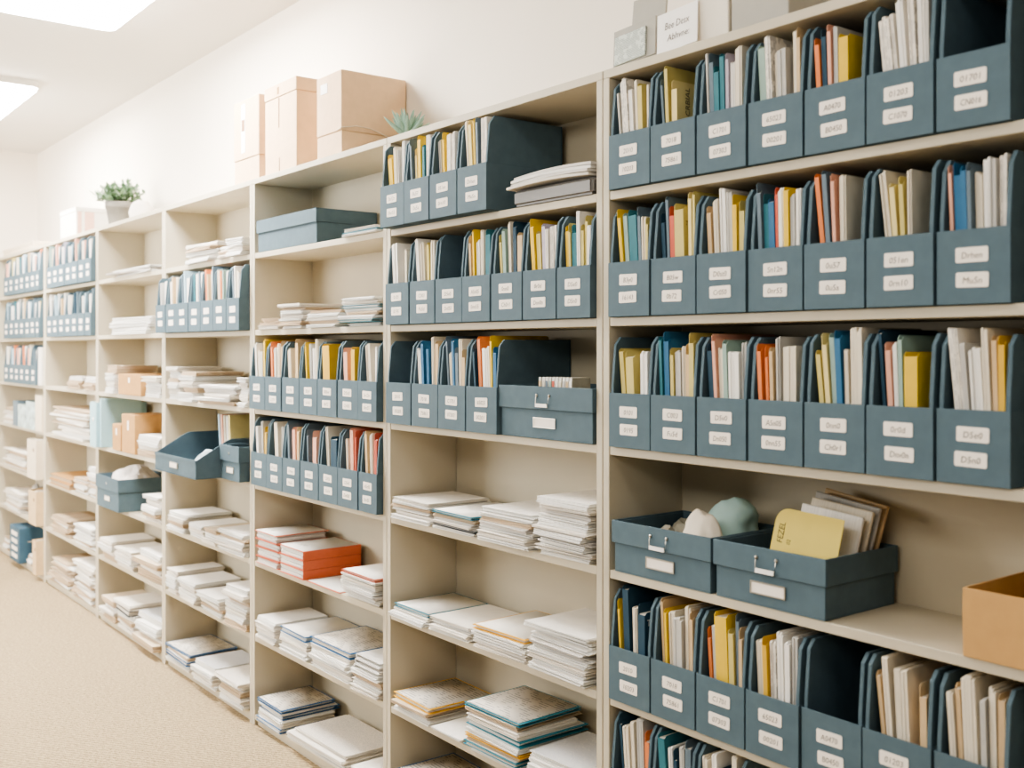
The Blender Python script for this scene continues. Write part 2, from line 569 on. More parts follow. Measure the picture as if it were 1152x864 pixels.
def write_on(label, text, y0, z0, size, vertical, m):
    for o in C.objects:
        if o.get('label') == label:
            cv = [c for c in o.children if c.name.startswith('cover')][0]
            x = max(v.co.x for v in cv.data.vertices) + .0005
            vs, fs, w_ = text_geo(text)
            pts = [(x, y0 - v[1] * size, z0 + v[0] * size) if vertical else (x, y0 + v[0] * size, z0 + v[1] * size) for v in vs]
            MB().add(pts, fs).build('lettering', m, o)


write_on('pale manila folder, third from corner end in second box, top row, card-topped bookcase', 'CRBIAL', .045, .155, .022, True, INKD)
write_on('olive yellow folder, fourth from corner end in second box, second row, card-topped bookcase', 'TELC', .006, .215, .016, False, INKD)
write_on('navy folder, fourth from corner end in first box, fifth row, card-topped bookcase', 'TREL..', .006, .205, .024, False, LABEL)
UB = [432, 461, 491, 523, 554.5, 591, 630, 669.6]
box_row('B', 1, -.045, [427, 454.5, 483, 514, 548], ['Y1.6 _.4 C K.8 W', 'S.7 H.7 Y1.2 T.8 X1.8', 'K.8 Y.6 X2.6 _.4', 'C.8 H Y.5 S.8 X2.2'])
box_row('B', 2, -.02, UB, ['W2.4 C _.8', 'W C O.9 C1.6', '_', 'D.7 Y.5 W C T1.5', 'O.7 G C.9 N D1.5', 'Y O1.2 L W.8 X1.8', 'Y O.6 T1.6 W O.8 O.8 W'])
box_row('B', 3, -.02, [433, 463, 493, 523, 559], ['_', 'W B.9 B C D1.2', 'S.6 C B.8 S C D1.1', 'N.6 A.9 W2.2 Y.6 B'])
box_row('C', 3, -.025, [280.2, 299.5, 318.4, 339, 360.7, 383.6, 407, 429.4], ['W C W Y.8', 'A W C D', 'C1.4 _.4 D1.6', 'Y.5 K W C1.4', 'M3.5 _.5', 'P1.8 M1.8', 'C2 W'])
box_row('C', 4, -.025, [281.7, 301.3, 320.4, 341.3, 363, 385.4, 408.8, 431], ['W1.6 K M1.2', 'C2.6 K', 'S P1.6 D1.2', 'S.8 P2', 'C N3', 'C P1.4 R.5', 'D C1.2 R'])
box_row('D', 2, -.05, [173, 184.7, 197.7, 211.4, 225.7, 240.2, 256, 271], ['K W1.6', 'W D C', 'S Q W2', 'T W1.4 S W', 'A.8 D W S', 'C A G.8 W', 'S W C1.2 K'], near=False)
UF = [52, 58.5, 65.6, 73, 81, 88.5, 96.5, 105.5]
box_row('F', 1, -.03, UF, ['G C', 'P W', 'W L', 'W Q', 'P G', 'W P', 'W2 K'], near=False)
box_row('F', 2, -.03, UF, ['W K', 'Q W', 'D W', 'W C', 'N S', 'W Q', 'W2 S'], near=False)
UG = [4, 11, 17.5, 24, 30.5, 37, 43.5, 49.8]
box_row('G', 1, -.03, UG, ['P C', 'O W', 'C T', 'W Q', 'D K', 'W P', 'Q A'], near=False)
box_row('G', 2, -.03, UG, ['Q S', 'W T', 'W K', 'C D', 'W Q', 'S W', 'W Y'], near=False)
box_row('G', 3, -.03, [4, 10.3, 16.6, 22.8, 28.8, 34.6, 40], ['W C', 'Q A', 'P C', 'A W', 'P C', 'S K'], near=False)

# ------------------------------------------------------------------ piles of paper
def bend_fn(seed):
    r = random.Random(seed)
    c = [r.uniform(0, 1) for _ in range(4)]
    m = r.random()
    return lambda a, b: .0016 * (c[0] * (1 - b) ** 2 * a ** 2 + c[1] * (1 - b) ** 2 * (1 - a) ** 2 + c[2] * sin(pi * a) * m)


def bundle_mesh(seed, m, top, loose=1.0):
    """Unit bundle: 1 wide, 1 deep, 1 thick (scaled when placed) made of a few slipped leaves."""
    r = random.Random(seed)
    mb = MB()
    n = r.choice([4, 5, 6, 7])
    z = 0
    hs = [r.uniform(.6, 1.4) for _ in range(n)]
    tot = sum(hs)
    bf = bend_fn(seed + 50)
    for i in range(n):
        t = hs[i] / tot
        M = Matrix.Translation((r.uniform(-.02, .02) * loose, r.uniform(-.01, .035) * loose, z)) @ Matrix.Rotation(rad(r.uniform(-1.2, 1.2) * loose), 4, 'Z')
        mb.slab(r.uniform(.92, .96), r.uniform(.93, .96), t * .8, lambda a, b: bf(a, b) * 36 * (i + 1) / n, mi=0, M=M, top=1 if i == n - 1 else 0)
        z += t
    return mb.mesh('paper_bundle', [m, top])


BM = {}
for key, (pm, tm) in {'W': (PAGE['W'], FM['W']), 'V': (PAGE['V'], FM['W']), 'K': (PAGE['K'], FM['K']), 'J': (PAGE['J'], PAGE['V']),
                      'P': (PAGE['V'], PRINT), 'B': (PAGE['W'], PRINTB)}.items():
    flat = mat('sheet_top_' + key, {'W': '#f0ece5', 'V': '#e9e3d8', 'K': '#d9d4cc', 'J': '#d2c2a9', 'P': '#fff', 'B': '#fff'}[key] if key not in 'PB' else '#e4ddd2', .85, .04, 9)
    BM[key] = [bundle_mesh(31 * i + ord(key), pm, tm if key in 'PB' else flat) for i in range(5)]
BNAME = {'W': 'white', 'V': 'off-white', 'K': 'grey-white', 'J': 'aged tan', 'P': 'printed', 'B': 'blue-printed'}
COVER = {'b': ('blue', mat('cover_blue', '#2f6492', .5, .05)), 't': ('teal', mat('cover_teal', '#2f7f92', .5, .05)), 'y': ('yellow', mat('cover_yellow', '#e5b23c', .5, .05)),
         'r': ('orange-red', mat('cover_orange_red', '#c9694a', .55, .05)), 'k': ('black', mat('cover_black', '#3a4044', .5, .05)), 'd': ('tan', mat('cover_tan', '#ad8450', .7, .06))}
_pileno = {}


def pile(bay, row, u0, u1, v0, v1, spec, yf=-.008, dd=.262, jit=1.0, where=None, h=None, rz=0.0, wfix=None, zb=None):
    """spec: tokens from the bottom up, paper key + optional cover letter."""
    lo, hi = INX[bay]
    x0, x1 = X(u0, yf), X(u1, yf)
    x0 = max(x0, lo + .012)
    x1 = min(x1, hi - .010)
    w, xc = x1 - x0, (x0 + x1) / 2
    h = h or (v1 - v0) * depth(u0, yf) / F
    toks = spec.split()
    n = len(toks)
    pn = _pileno[(bay, row)] = _pileno.get((bay, row), -1) + 1
    hs = [rnd.uniform(.7, 1.3) for _ in toks]
    tot = sum(hs)
    z = (zb if zb is not None else SZ[row]) + .0006
    tag_where = where or '%s pile from corner end, %s row, %s' % (ORD[pn], ROW[row - 1], BAYNAME[bay])
    for i, tk in enumerate(toks):
        t = h * hs[i] / tot
        key = tk[0]
        cov = tk[1] if len(tk) > 1 else None
        ww = w * rnd.uniform(.97 - .07 * jit, .985)
        de = min(dd * rnd.uniform(.94, 1.02), DEP - .006 - yf - .012)
        ox = rnd.uniform(-1, 1) * (w - ww) / 2 * .8
        slack = (w - ww) / 2 - abs(ox) + .003
        pos = 'only one' if n == 1 else ('bottom' if i == 0 else 'topmost' if i == n - 1 else '%s up' % ORD[i])
        nm = BNAME[key] + ' paper bundle'
        if cov:
            nm = '%s-covered %s bundle' % (COVER[cov][0], BNAME[key])
        lab = '%s, %s in %s' % (nm, pos, tag_where)
        rot = rz + rad(rnd.uniform(-1, 1) * 3.0 * jit)
        rot = max(-slack / de, min(slack / de, rot))
        y = yf + rnd.uniform(-.016, .010) * jit
        me = rnd.choice(BM[key])
        th = t - .0012
        if cov:
            e = thing('paper_bundle', lab, 'papers', (xc + ox, y, z), rot, 'bundles in the paper piles')
            cb = MB().box(-ww / 2, ww / 2, 0, de, 0, .0014)
            cb.box(-ww / 2, ww / 2, 0, de, th - .0032, th - .0016)
            cb.build('cover', COVER[cov][1], e)
            put('pages', me, e, (0, .004, .0016), (0, 0, 0), (ww * .97, de * .96, th - .0052))
            f = PRINTM if key in 'PB' else me.materials[1]
            MB().slab(ww * .93, de * .95, .0012, lambda a, b: 0, 2, 2).build('top_sheet', f, e, (rnd.uniform(-.002, .002), de * .02, th - .0012))
        else:
            o = put('paper_bundle', me, None, (xc + ox, y, z), (0, 0, rot), (ww, de, th))
            tag(o, lab, 'papers', 'bundles in the paper piles')
        z += t
    return z


# bookcase under the succulent
pile('B', 4, 439, 485.6, 562, 586, 'W V W J W V')
pile('B', 4, 486, 537, 571.6, 594, 'W Kk V W J Wt', rz=-.03)
pile('B', 4, 537.5, 599.5, 574, 611, 'W V W K J W W', rz=.02)
pile('B', 4, 600.5, 669, 556, 620, 'W V W K W V W W K V W', jit=1.5)
pile('B', 5, 439, 481.5, 679, 693, 'W V Wt')
pile('B', 5, 482.5, 529, 693, 709, 'W V W V', rz=.02)
pile('B', 5, 530, 591, 702, 728, 'V W W Vy')
pile('B', 5, 592, 669, 697, 750, 'W W V W W K W W W', jit=1.4)
pile('B', 6, 441, 484, 779, 799, 'W V J Py')
pile('B', 6, 486, 523, 812, 819, 'V W', jit=2)
pile('B', 6, 525, 588, 783, 838, 'W Vt J Vy W Wt V J Pt', yf=-.012, rz=.04)
pile('B', 6, 592, 669, 803, 838, 'W W V W W B', rz=.05)
pile('B', 7, 442, 490, 860, 905, 'W V W W V Pb')
pile('B', 7, 500, 560, 885, 930, 'V W V W')
# bookcase under the cartons
pile('C', 1, 384, 428, 261, 269, 'W Wt V', rz=-.05, jit=2)
pile('C', 2, 290, 314, 358.5, 371, 'V J J', jit=1.5)
pile('C', 2, 315, 342, 343, 370.5, 'W J W V W J V', jit=1.3)
pile('C', 2, 344, 381, 350.5, 370, 'W J V W J', jit=1.3)
pile('C', 2, 383, 427, 336, 368, 'W Vt W J W Wt V W', jit=1.5)
pile('C', 5, 287.5, 312.5, 595, 632, 'Wr Wr Wr Wr', jit=.5)
pile('C', 5, 385, 430, 637, 669, 'W W K W W V W Wr', jit=1.3)
pile('C', 6, 286.5, 311, 692, 717, 'V W V V W', jit=.8)
pile('C', 6, 313, 345, 705, 732, 'W W V W Wb', jit=.8)
pile('C', 6, 346.5, 394, 724, 757, 'W V W W V Pb', jit=.8)
pile('C', 6, 395, 431, 758, 781, 'V W J W', jit=1.2)
pile('C', 7, 290, 318, 783, 808, 'Wb V W Wb V Pb', jit=.7)
pile('C', 7, 325, 390, 826, 844, 'V W V P', jit=1.8, rz=.06)
pile('C', 7, 394, 431, 842, 860, 'W V W', jit=1.3)
# bare-topped bookcase
pile('D', 1, 207, 243, 277, 298, 'W V W J V', jit=1.8)
pile('D', 1, 245, 257, 275, 289, 'V J W', jit=1.2)
pile('D', 1, 258, 279, 264.5, 284, 'W V W W', jit=1.5)
pile('D', 3, 188, 201, 412, 449, 'W V W J W V', jit=1.2)
pile('D', 3, 203, 221, 418, 451, 'W W J V W J', jit=1.3)
pile('D', 3, 225, 266, 434, 455, 'J W V K W', jit=2)
pile('D', 3, 268, 280, 423, 456, 'W V W V W', jit=1.2)
pile('D', 5, 188, 208, 577, 597, 'W J V W', jit=1.2)
pile('D', 5, 209.5, 227, 592, 607, 'W V W', jit=1.2)
pile('D', 5, 228, 244, 597, 614, 'V W J', jit=1.5)
pile('D', 5, 245, 280, 605, 628, 'W V W J W', jit=1.4)
pile('D', 6, 188, 200, 648, 675, 'V W W V', jit=1)
pile('D', 6, 201.5, 222, 661, 685, 'V W V W', jit=1)
pile('D', 6, 223.5, 250, 673, 694, 'W J V W', jit=1.3)
pile('D', 6, 253, 281, 662, 706, 'J W V W J V W', jit=1.4)
pile('D', 7, 188, 215, 729, 748, 'V W Vb J Pb', jit=1.2)
pile('D', 7, 217, 243, 748, 772, 'W V W B', jit=1.5, yf=-.02)
pile('D', 7, 245, 281, 757, 786, 'W V J W P', jit=1.5, yf=-.03)
# bookcase under the potted plant
pile('E', 1, 121, 172, 300.5, 308, 'W K W', jit=2)
pile('E', 2, 124, 170, 355.5, 374, 'W W W', jit=.5)
pile('E', 3, 120, 131, 408, 439, 'W V W J', jit=1)
pile('E', 3, 161, 181, 417, 440, 'W W V', jit=1)
pile('E', 4, 153, 180, 487, 511, 'J V W W', jit=1.2)
pile('E', 5, 162, 181, 548, 577, 'V J W V W', jit=1.5)
pile('E', 6, 113, 129, 603, 626, 'J V W V', jit=1.5)
pile('E', 6, 130, 150, 612, 634, 'V W V', jit=1.5)
pile('E', 6, 151, 181, 624, 655, 'J V J W', jit=1.8)
pile('E', 7, 114, 131, 666, 690, 'J V W J', jit=1.5)
pile('E', 7, 132, 151, 664, 696, 'V J W Vk V', jit=1.5)
pile('E', 7, 153, 181, 683, 714, 'J V W B', jit=2)


# the farther piles: loose heaps of slipping sheets, each heap one object
def loose_pile(bay, row, u0, u1, v0, v1, label, m='V', yf=-.01, n=None, seed=0, rough=1.0):
    lo, hi = INX[bay]
    x0, x1 = max(X(u0, yf), lo + .004), min(X(u1, yf), hi - .004)
    h = (v1 - v0) * depth(u0, yf) / F
    h = min(h, SZ[row - 1] - ST - SZ[row] - .01)
    r = random.Random(seed + row * 7 + ord(bay))
    n = n or max(3, int(h / .012))
    mb = MB()
    z = 0
    w = x1 - x0
    for i in range(n):
        t = h / n
        ww = w * r.uniform(.62, .95)
        bf = bend_fn(r.random() * 1000)
        ox = r.uniform(-1, 1) * (w - ww) / 2
        M = Matrix.Translation((ox, r.uniform(-.012, .012) * rough + .012, z)) @ Matrix.Rotation(rad(r.uniform(-3, 3)) * rough, 4, 'Z')
        mb.slab(ww, .23, t * .82, lambda a, b: bf(a, b) * t / .008, 4, 4, mi=r.choice([0, 0, 1, 2]), M=M)
        z += t
    o = mb.build('paper_pile', [PAGE[m], PAGE['W'], PAGE['J' if rough > .8 else 'K']], None, ((x0 + x1) / 2, yf, SZ[row] + .0008))
    return tag(o, label, 'paper pile', 'loose paper piles on far shelves')


loose_pile('F', 3, 73, 90, 420, 434, 'small pile with teal-grey magazines on third row, striped-box bookcase', 'K')
loose_pile('F', 3, 91, 106, 420, 435, 'white paper pile beside the teal-grey magazines, third row, striped-box bookcase', 'W')
loose_pile('F', 4, 56, 101, 461, 493, 'thick bulging pile of newspapers filling fourth row, striped-box bookcase', 'V')
loose_pile('F', 5, 80, 95, 534, 551, 'low white paper pile in middle of fifth row, striped-box bookcase', 'W')
loose_pile('F', 5, 96.5, 107, 522, 556, 'tall narrow white pile at plant end of fifth row, striped-box bookcase', 'W')
loose_pile('F', 6, 54, 78, 581, 600, 'flat pile at corner end of sixth row, striped-box bookcase', 'J')
loose_pile('F', 6, 80, 107, 590, 613, 'wide slumping pile at plant end of sixth row, striped-box bookcase', 'W')
loose_pile('F', 7, 54, 80, 632, 658, 'heaped old papers at corner end of bottom row, striped-box bookcase', 'J')
loose_pile('F', 7, 81, 108, 640, 682, 'heaped pale papers at plant end of bottom row, striped-box bookcase', 'V')
loose_pile('G', 4, 3, 14, 454, 472, 'cream paper pile beside patterned binders, fourth row, corner bookcase', 'V')
loose_pile('G', 5, 3, 29, 502, 522, 'slumped pale papers beside cream box on fifth row, corner bookcase', 'V')
loose_pile('G', 6, 3, 24, 545, 566, 'slumped papers beside tan box on sixth row, corner bookcase', 'V')
loose_pile('G', 7, 2, 7.5, 597, 611, 'pale papers beside dark blue box on bottom row, corner bookcase', 'W')
loose_pile('G', 7, 29, 35.5, 622, 634, 'low paper pile between dark box and cream box, corner bookcase', 'W')

# tan folders on the fifth row of the striped-box bookcase
for i, (c, nm) in enumerate((('d', 'lower of two thick tan folders'), ('d', 'upper of two thick tan folders'))):
    x0, x1 = X(55, -.01), X(78, -.01)
    e = thing('flat_folder', nm + ' lying on fifth row, striped-box bookcase', 'folder', ((x0 + x1) / 2, -.012 + .01 * i, SZ[5] + .0008 + i * .034), .02 * i, 'thick tan folders')
    w = x1 - x0 - .02
    MB().box(-w / 2, w / 2, 0, .24, 0, .004).box(-w / 2, w / 2, 0, .24, .028, .032).box(-w / 2, w / 2, .236, .24, 0, .032).build('cover', COVER['d'][1], e, bev=.001)
    MB().slab(w * .94, .225, .0225, lambda a, b: 0, 3, 3).build('pages', PAGE['J'], e, (0, .008, .0045))

# binders and standing boxes in the corner bookcase
def binder(name, label, cat, bay, row, u0, u1, h, colm, yf=-.01, dd=.2, dot=None, lean=0.0):
    x0, x1 = X(u0, yf), X(u1, yf)
    lo, hi = INX[bay]
    x0, x1 = max(x0, lo + .003) if yf > -.03 else x0, min(x1, hi - .003)
    w = x1 - x0 - .002
    e = thing(name, label, cat, ((x0 + x1) / 2, yf, SZ[row] + .0008))
    q = .003
    cb = MB().box(-w / 2, -w / 2 + q, 0, dd, 0, h).box(w / 2 - q, w / 2, 0, dd, 0, h).box(-w / 2, w / 2, -q, 0, 0, h)
    cb.build('cover', colm, e, bev=.001)
    MB().box(-w / 2 + q + .001, w / 2 - q - .001, .004, dd - .012, .004, h - .014).build('pages', PAGE['W'], e)
    if dot:
        MB().lathe([(dot, 0), (dot, .001)], 14).build('spine_sticker', TAPE, e, (0, -q - .0002, h * .66), (rad(90), 0, 0))
    return e


PATT = mat('mottled_cover', '#b9cac8', .6, .45, 18)
CREAMB = mat('cream_board', '#ddd0b8', .75, .05, 20)
TANB = mat('tan_board', '#d2b891', .8, .06, 20)
binder('binder', 'white binder standing at end of third row, corner bookcase', 'binder', 'G', 3, 43.4, 49.2, .27, mat('white_board', '#e9e4da', .6, .03), dot=None)
for u0, u1, h, m, nm in ((15, 20, .19, FM['S'], 'slim grey binder next to cream papers'), (20.5, 29, .17, PATT, 'mottled green binder next to slim grey binder'), (29.5, 39.5, .2, PATT, 'taller mottled green binder next to cream box'), (40, 49, .255, CREAMB, 'tall cream binder at end')):
    binder('binder', nm + ', fourth row, corner bookcase', 'binder', 'G', 4, u0, u1, h, m)


def upright_box(label, bay, row, u0, u1, h, m, yf=-.05, dd=.22):
    x0, x1 = X(u0, yf), min(X(u1, yf), INX[bay][1] - .002)
    w = x1 - x0
    e = thing('magazine_box', label, 'file box', ((x0 + x1) / 2, yf, SZ[row] + .0008))
    q = .004
    b = MB().box(-w / 2, w / 2, 0, dd, 0, q).box(-w / 2, w / 2, 0, q, q, h)
    b.box(-w / 2, w / 2, dd - q, dd, q, h * 1.04)
    for sx in (-1, 1):
        xa, xb = sorted((sx * w / 2, sx * (w / 2 - q)))
        b.prism([(q, q), (dd - q, q), (dd - q, h * 1.04), (q, h)], xa, xb, 'x')
    b.build('box_body', m, e, bev=.001)
    MB().lathe([(.014, 0), (.014, .001)], 14).build('finger_hole_ring', BROWN, e, (w * .22, -.0002, h * .75), (rad(90), 0, 0))
    for i in range(3):
        o = MB().box(-w * .11, w * .11, .014, dd - .02, 0, h * (.9 + .05 * i)).build('paper_sheaf', FM['C' if i != 1 else 'W'], None, ((x0 + x1) / 2 + (i - 1) * w * .27, yf, SZ[row] + .0062))
        tag(o, '%s pale sheaf inside the %s, %s row, corner bookcase' % (ORD[i], label.split(' on ')[0], ROW[row - 1]), 'papers')
    return e


upright_box('cream magazine box on fifth row, corner bookcase', 'G', 5, 30.5, 48.5, .275, CREAMB)
upright_box('tan magazine box on sixth row, corner bookcase', 'G', 6, 32, 48.5, .24, TANB)
upright_box('short cream magazine box on bottom row, corner bookcase', 'G', 7, 36.5, 49, .24, TANB)


# ------------------------------------------------------------------ crumpled things
def crumple(w, d, h, seed, amp=.25, sub=3, smooth=False, lean=0.0, waist=1.0):
    bm = bmesh.new()
    bmesh.ops.create_icosphere(bm, subdivisions=sub, radius=1)
    off = Vector((seed * 3.1, seed * 1.7, 0))
    for v in bm.verts:
        n = v.co.normalized()
        k = 1 + amp * noise.noise(n * 1.8 + off) + amp * .5 * noise.cell(n * 3 + off) * .5
        p = n * k
        v.co = Vector((p.x * w / 2, p.y * d / 2, max(p.z, -.72) * h / 2))
    z0 = min(v.co.z for v in bm.verts)
    for v in bm.verts:
        v.co.z -= z0
        f = min(1, max(0, v.co.z - .14) / .05)
        v.co.x = v.co.x * (waist + (1 - waist) * f) + lean * f
    me = bpy.data.meshes.new('crumple')
    bm.to_mesh(me)
    if smooth:
        me.polygons.foreach_set('use_smooth', [True] * len(me.polygons))
    bm.free()
    return me


def add_crumple(name, label, cat, m, loc, w, d, h, seed, amp=.25, sub=3, rz=0, smooth=False, lean=0.0, waist=1.0):
    me = crumple(w, d, h, seed, amp, sub, smooth, lean, waist)
    me.materials.append(m)
    return tag(put(name, me, None, loc, (0, 0, rz)), label, cat)


GREYB = mat('grey_plastic_bag', '#a9a7a2', .45, .15, 20)
add_crumple('plastic_bag', 'crumpled grey bag beside tan magazine box, sixth row, corner bookcase', 'bag', GREYB, (X(27.5, .0), .10, SZ[6] + .0008), .13, .12, .26, 3, .3)


# ------------------------------------------------------------------ blue archive boxes
def archive_box(label, x0, x1, yf, z, h, rim, dd, lid=False, handle='wire', hole=False, group='blue archive boxes', m=BLUE):
    w = x1 - x0
    e = thing('archive_box', label, 'box', ((x0 + x1) / 2, yf, z + .0008), 0, group)
    q, o = .004, .006
    W2 = w / 2 - o
    b = MB().box(-W2, W2, o, dd - o, 0, q)
    hb = h - .004
    b.box(-W2, W2, o, o + q, q, hb).box(-W2, W2, dd - o - q, dd - o, q, hb)
    b.box(-W2, -W2 + q, o + q, dd - o - q, q, hb).box(W2 - q, W2, o + q, dd - o - q, q, hb)
    b.build('box_body', m, e, bev=.0008)
    r = MB()
    r.box(-w / 2, w / 2, 0, o - .0005, h - rim, h).box(-w / 2, w / 2, dd - o + .0005, dd, h - rim, h)
    r.box(-w / 2, -w / 2 + o - .0005, o - .0005, dd - o + .0005, h - rim, h).box(w / 2 - o + .0005, w / 2, o - .0005, dd - o + .0005, h - rim, h)
    if lid:
        r.box(-w / 2, w / 2, 0, dd, h, h + .003)
    r.build('lid' if lid else 'rim', m, e, bev=.0012)
    if handle:
        hw, zz = .028, h - rim * .42
        ha = MB().tube([(-hw, -.002, zz), (-hw, -.004, zz - .004), (-hw + .001, -.006, zz - .022), (hw - .001, -.006, zz - .022), (hw, -.004, zz - .004), (hw, -.002, zz)], .0016, 6)
        ho = ha.build('handle', METAL, e)
        for sx in (-1, 1):
            MB().lathe([(.0045, 0), (.0045, .002), (.002, .004)], 10).build('stud', METAL, ho, (sx * hw, -.0003, zz + .002), (rad(90), 0, 0))
        MB().box(-hw * .92, hw * .92, -.0085, -.0065, zz - .031, zz - .021).build('paper_tag', TAPE, ho)
    if hole:
        MB().lathe([(.006, 0), (.0055, .0012), (.003, .0014)], 12).build('eyelet', METAL, e, (0, -.0003, h - rim * .5), (rad(90), 0, 0))
    lz = (h - rim) * .55
    lw = min(.046, w * .17)
    y = o - .0003
    hd = MB()
    hd.box(-lw - .003, lw + .003, y - .003, y, lz - .0145, lz - .0115).box(-lw - .003, lw + .003, y - .003, y, lz + .0115, lz + .0145)
    hd.box(-lw - .003, -lw, y - .003, y, lz - .0115, lz + .0115).box(lw, lw + .003, y - .003, y, lz - .0115, lz + .0115)
    hh = hd.build('label_holder', METAL, e)
    MB().box(-lw, lw, y - .0018, y - .0002, lz - .0115, lz + .0115).box(lw - .012, lw - .001, y - .0024, y - .0018, lz - .0105, lz + .0105).build('label_card', LABEL, hh)
    return e


z4 = SZ[4]
ya = -.006
xa0, xa1, xb0, xb1 = max(X(688, ya), INX['A'][0] + .003), X(799.5, ya), X(802, ya), X(929, ya)
hb4 = .134
archive_box('open blue archive box holding wrapped packets, beside bookcase side panel', xa0, xa1, ya, z4, hb4, .058, .272)
archive_box('open blue archive box holding yellow card and envelopes', xb0, xb1, ya, z4, hb4, .06, .272)
# what is in the first
xm = (xa0 + xa1) / 2
add_crumple('wrapped_packet', 'pale teal paper packet bulging from open archive box', 'packet', mat('teal_tissue', '#a9c4bd', .7, .08, 14), (xa1 - .095, .17, z4 + .006), .22, .13, .228, 5, .11, sub=4, smooth=True, lean=.025, waist=.74)
add_crumple('paper_packet', 'cream paper packet in front of pale teal packet', 'packet', mat('cream_tissue', '#d8cdbb', .75, .08, 14), (xa1 - .088, .062, z4 + .006), .135, .075, .205, 8, .12, sub=4, smooth=True)
for i, (xx, yy, ww, hh) in enumerate(((xa0 + .10, .17, .11, .15), (xa0 + .12, .075, .10, .14))):
    add_crumple('clear_packet', ['larger', 'smaller'][i] + ' clear plastic packet inside open archive box beside teal packet', 'packet', CLEAR, (xx, yy, z4 + .006), ww, .085, hh, 12 + i, .3)
# what is in the second: leaning yellow card with writing, envelopes behind
YC = mat('yellow_card', '#d8c368', .7, .04, 20)


def rcard(w, h, r, t=.0012, corners=(1, 1, 1, 1)):
    pts = []
    for (cx, cz, a0, on) in ((w - r, r, -90, corners[1]), (w - r, h - r, 0, corners[2]), (r, h - r, 90, corners[3]), (r, r, 180, corners[0])):
        if on:
            pts += [(cx + r * cos(rad(a0 + a)), cz + r * sin(rad(a0 + a))) for a in range(0, 91, 15)]
        else:
            pts.append((w if cx > w / 2 else 0, h if cz > h / 2 else 0))
    return MB().prism(pts, 0, t, 'y')


wall_in = xb1 - .012
xc0 = X(857, .035)
yc_w = wall_in - .012 - xc0
yc = thing('index_card', 'rounded yellow card with dark lettering leaning in open archive box', 'card', (xc0, .04, z4 + .045), 0)
yc.rotation_euler = (rad(-14), rad(3), 0)
rcard(yc_w, .178, .034, corners=(0, 0, 0, 1)).build('card', YC, yc)
yl = MB()
for t_, x_, h_ in (('FEZEL', .030, .023), ('02', .052, .015)):
    vs, fs, w_ = text_geo(t_)
    yl.add([(x_ - v[1] * h_, -.0006, .097 + v[0] * h_ * .8) for v in vs], fs)
yl.build('lettering', INKD, yc)
for i, (yy, ww, hh, tl, m, nm) in enumerate(((.105, .165, .205, 5, FM['W'], 'white envelope standing directly behind the yellow card'), (.138, .165, .215, 6, FM['C'], 'cream envelope behind the front white envelope'),
                                             (.162, .175, .222, 7, FM['K'], 'grey-white envelope behind the cream envelope'), (.186, .17, .226, 8.5, FM['D'], 'tan-edged envelope rearmost in open archive box'))):
    x_ = wall_in - .006 - ww * cos(rad(tl)) - .135 * sin(rad(tl))
    e = thing('envelope', nm, 'envelope', (x_, yy, z4 + .008 + ww * sin(rad(tl))), 0, 'envelopes standing in the archive box')
    e.rotation_euler = (rad(-12), rad(tl), 0)
    MB().box(0, ww, 0, .009, 0, hh).build('envelope_body', m, e, bev=.002)
    MB().prism([(.002, hh - .002), (ww - .002, hh - .002), (ww / 2, hh - .07)], -.0008, -.0001, 'y').build('flap', m, e)

# carton at the end of that shelf
xk0, xk1 = X(1083, -.004), INX['A'][1] - .006
hk = (733 - 656) * depth(1083) / F
e = thing('open_carton', 'open brown corrugated carton at end of fourth row, card-topped bookcase', 'carton', ((xk0 + xk1) / 2, -.004, z4 + .0008))
w = xk1 - xk0
q = .004
MB().box(-w / 2, w / 2, 0, q, 0, hk).box(-w / 2, w / 2, .27 - q, .27, 0, hk).box(-w / 2, -w / 2 + q, q, .27 - q, 0, hk).box(w / 2 - q, w / 2, q, .27 - q, 0, hk).box(-w / 2 + q, w / 2 - q, q, .27 - q, 0, q, 1).build('carton_body', [CARD2, CARDIN], e, bev=.0008)
MB().box(-w / 2 - .0014, -w / 2 - .0002, .002, .05, hk * .3, hk * .92).build('glued_tab', CARD2, e)

# bookcase under the succulent: archive box on third row
yb = -.012
x0, x1 = X(561, yb), INX['B'][1] - .003
archive_box('blue archive box with steel handle and row of small card cases', x0, x1, yb, SZ[3], .150, .066, .275)
cols = ['D', 'C', 'S', 'G', 'R', 'W', 'C', 'K', 'D', 'W']
xs0 = X(612, .05)
for i, c in enumerate(cols):
    ww = .0125
    e = thing('card_case', '%s small clear-topped card case, %s of ten in archive box' % (FIL[c][0], ORD[i]), 'card case', (xs0 + i * .0152, .035, SZ[3] + .0056), 0, 'small card cases in the archive box')
    MB().box(-ww / 2, ww / 2, 0, .07, 0, .17).build('case', FM['W'] if i % 3 else CLEAR, e, bev=.001)
    MB().box(-ww / 2 + .0015, ww / 2 - .0015, -.0012, -.0001, .06, .16).build('spine_label', FM[c], e)

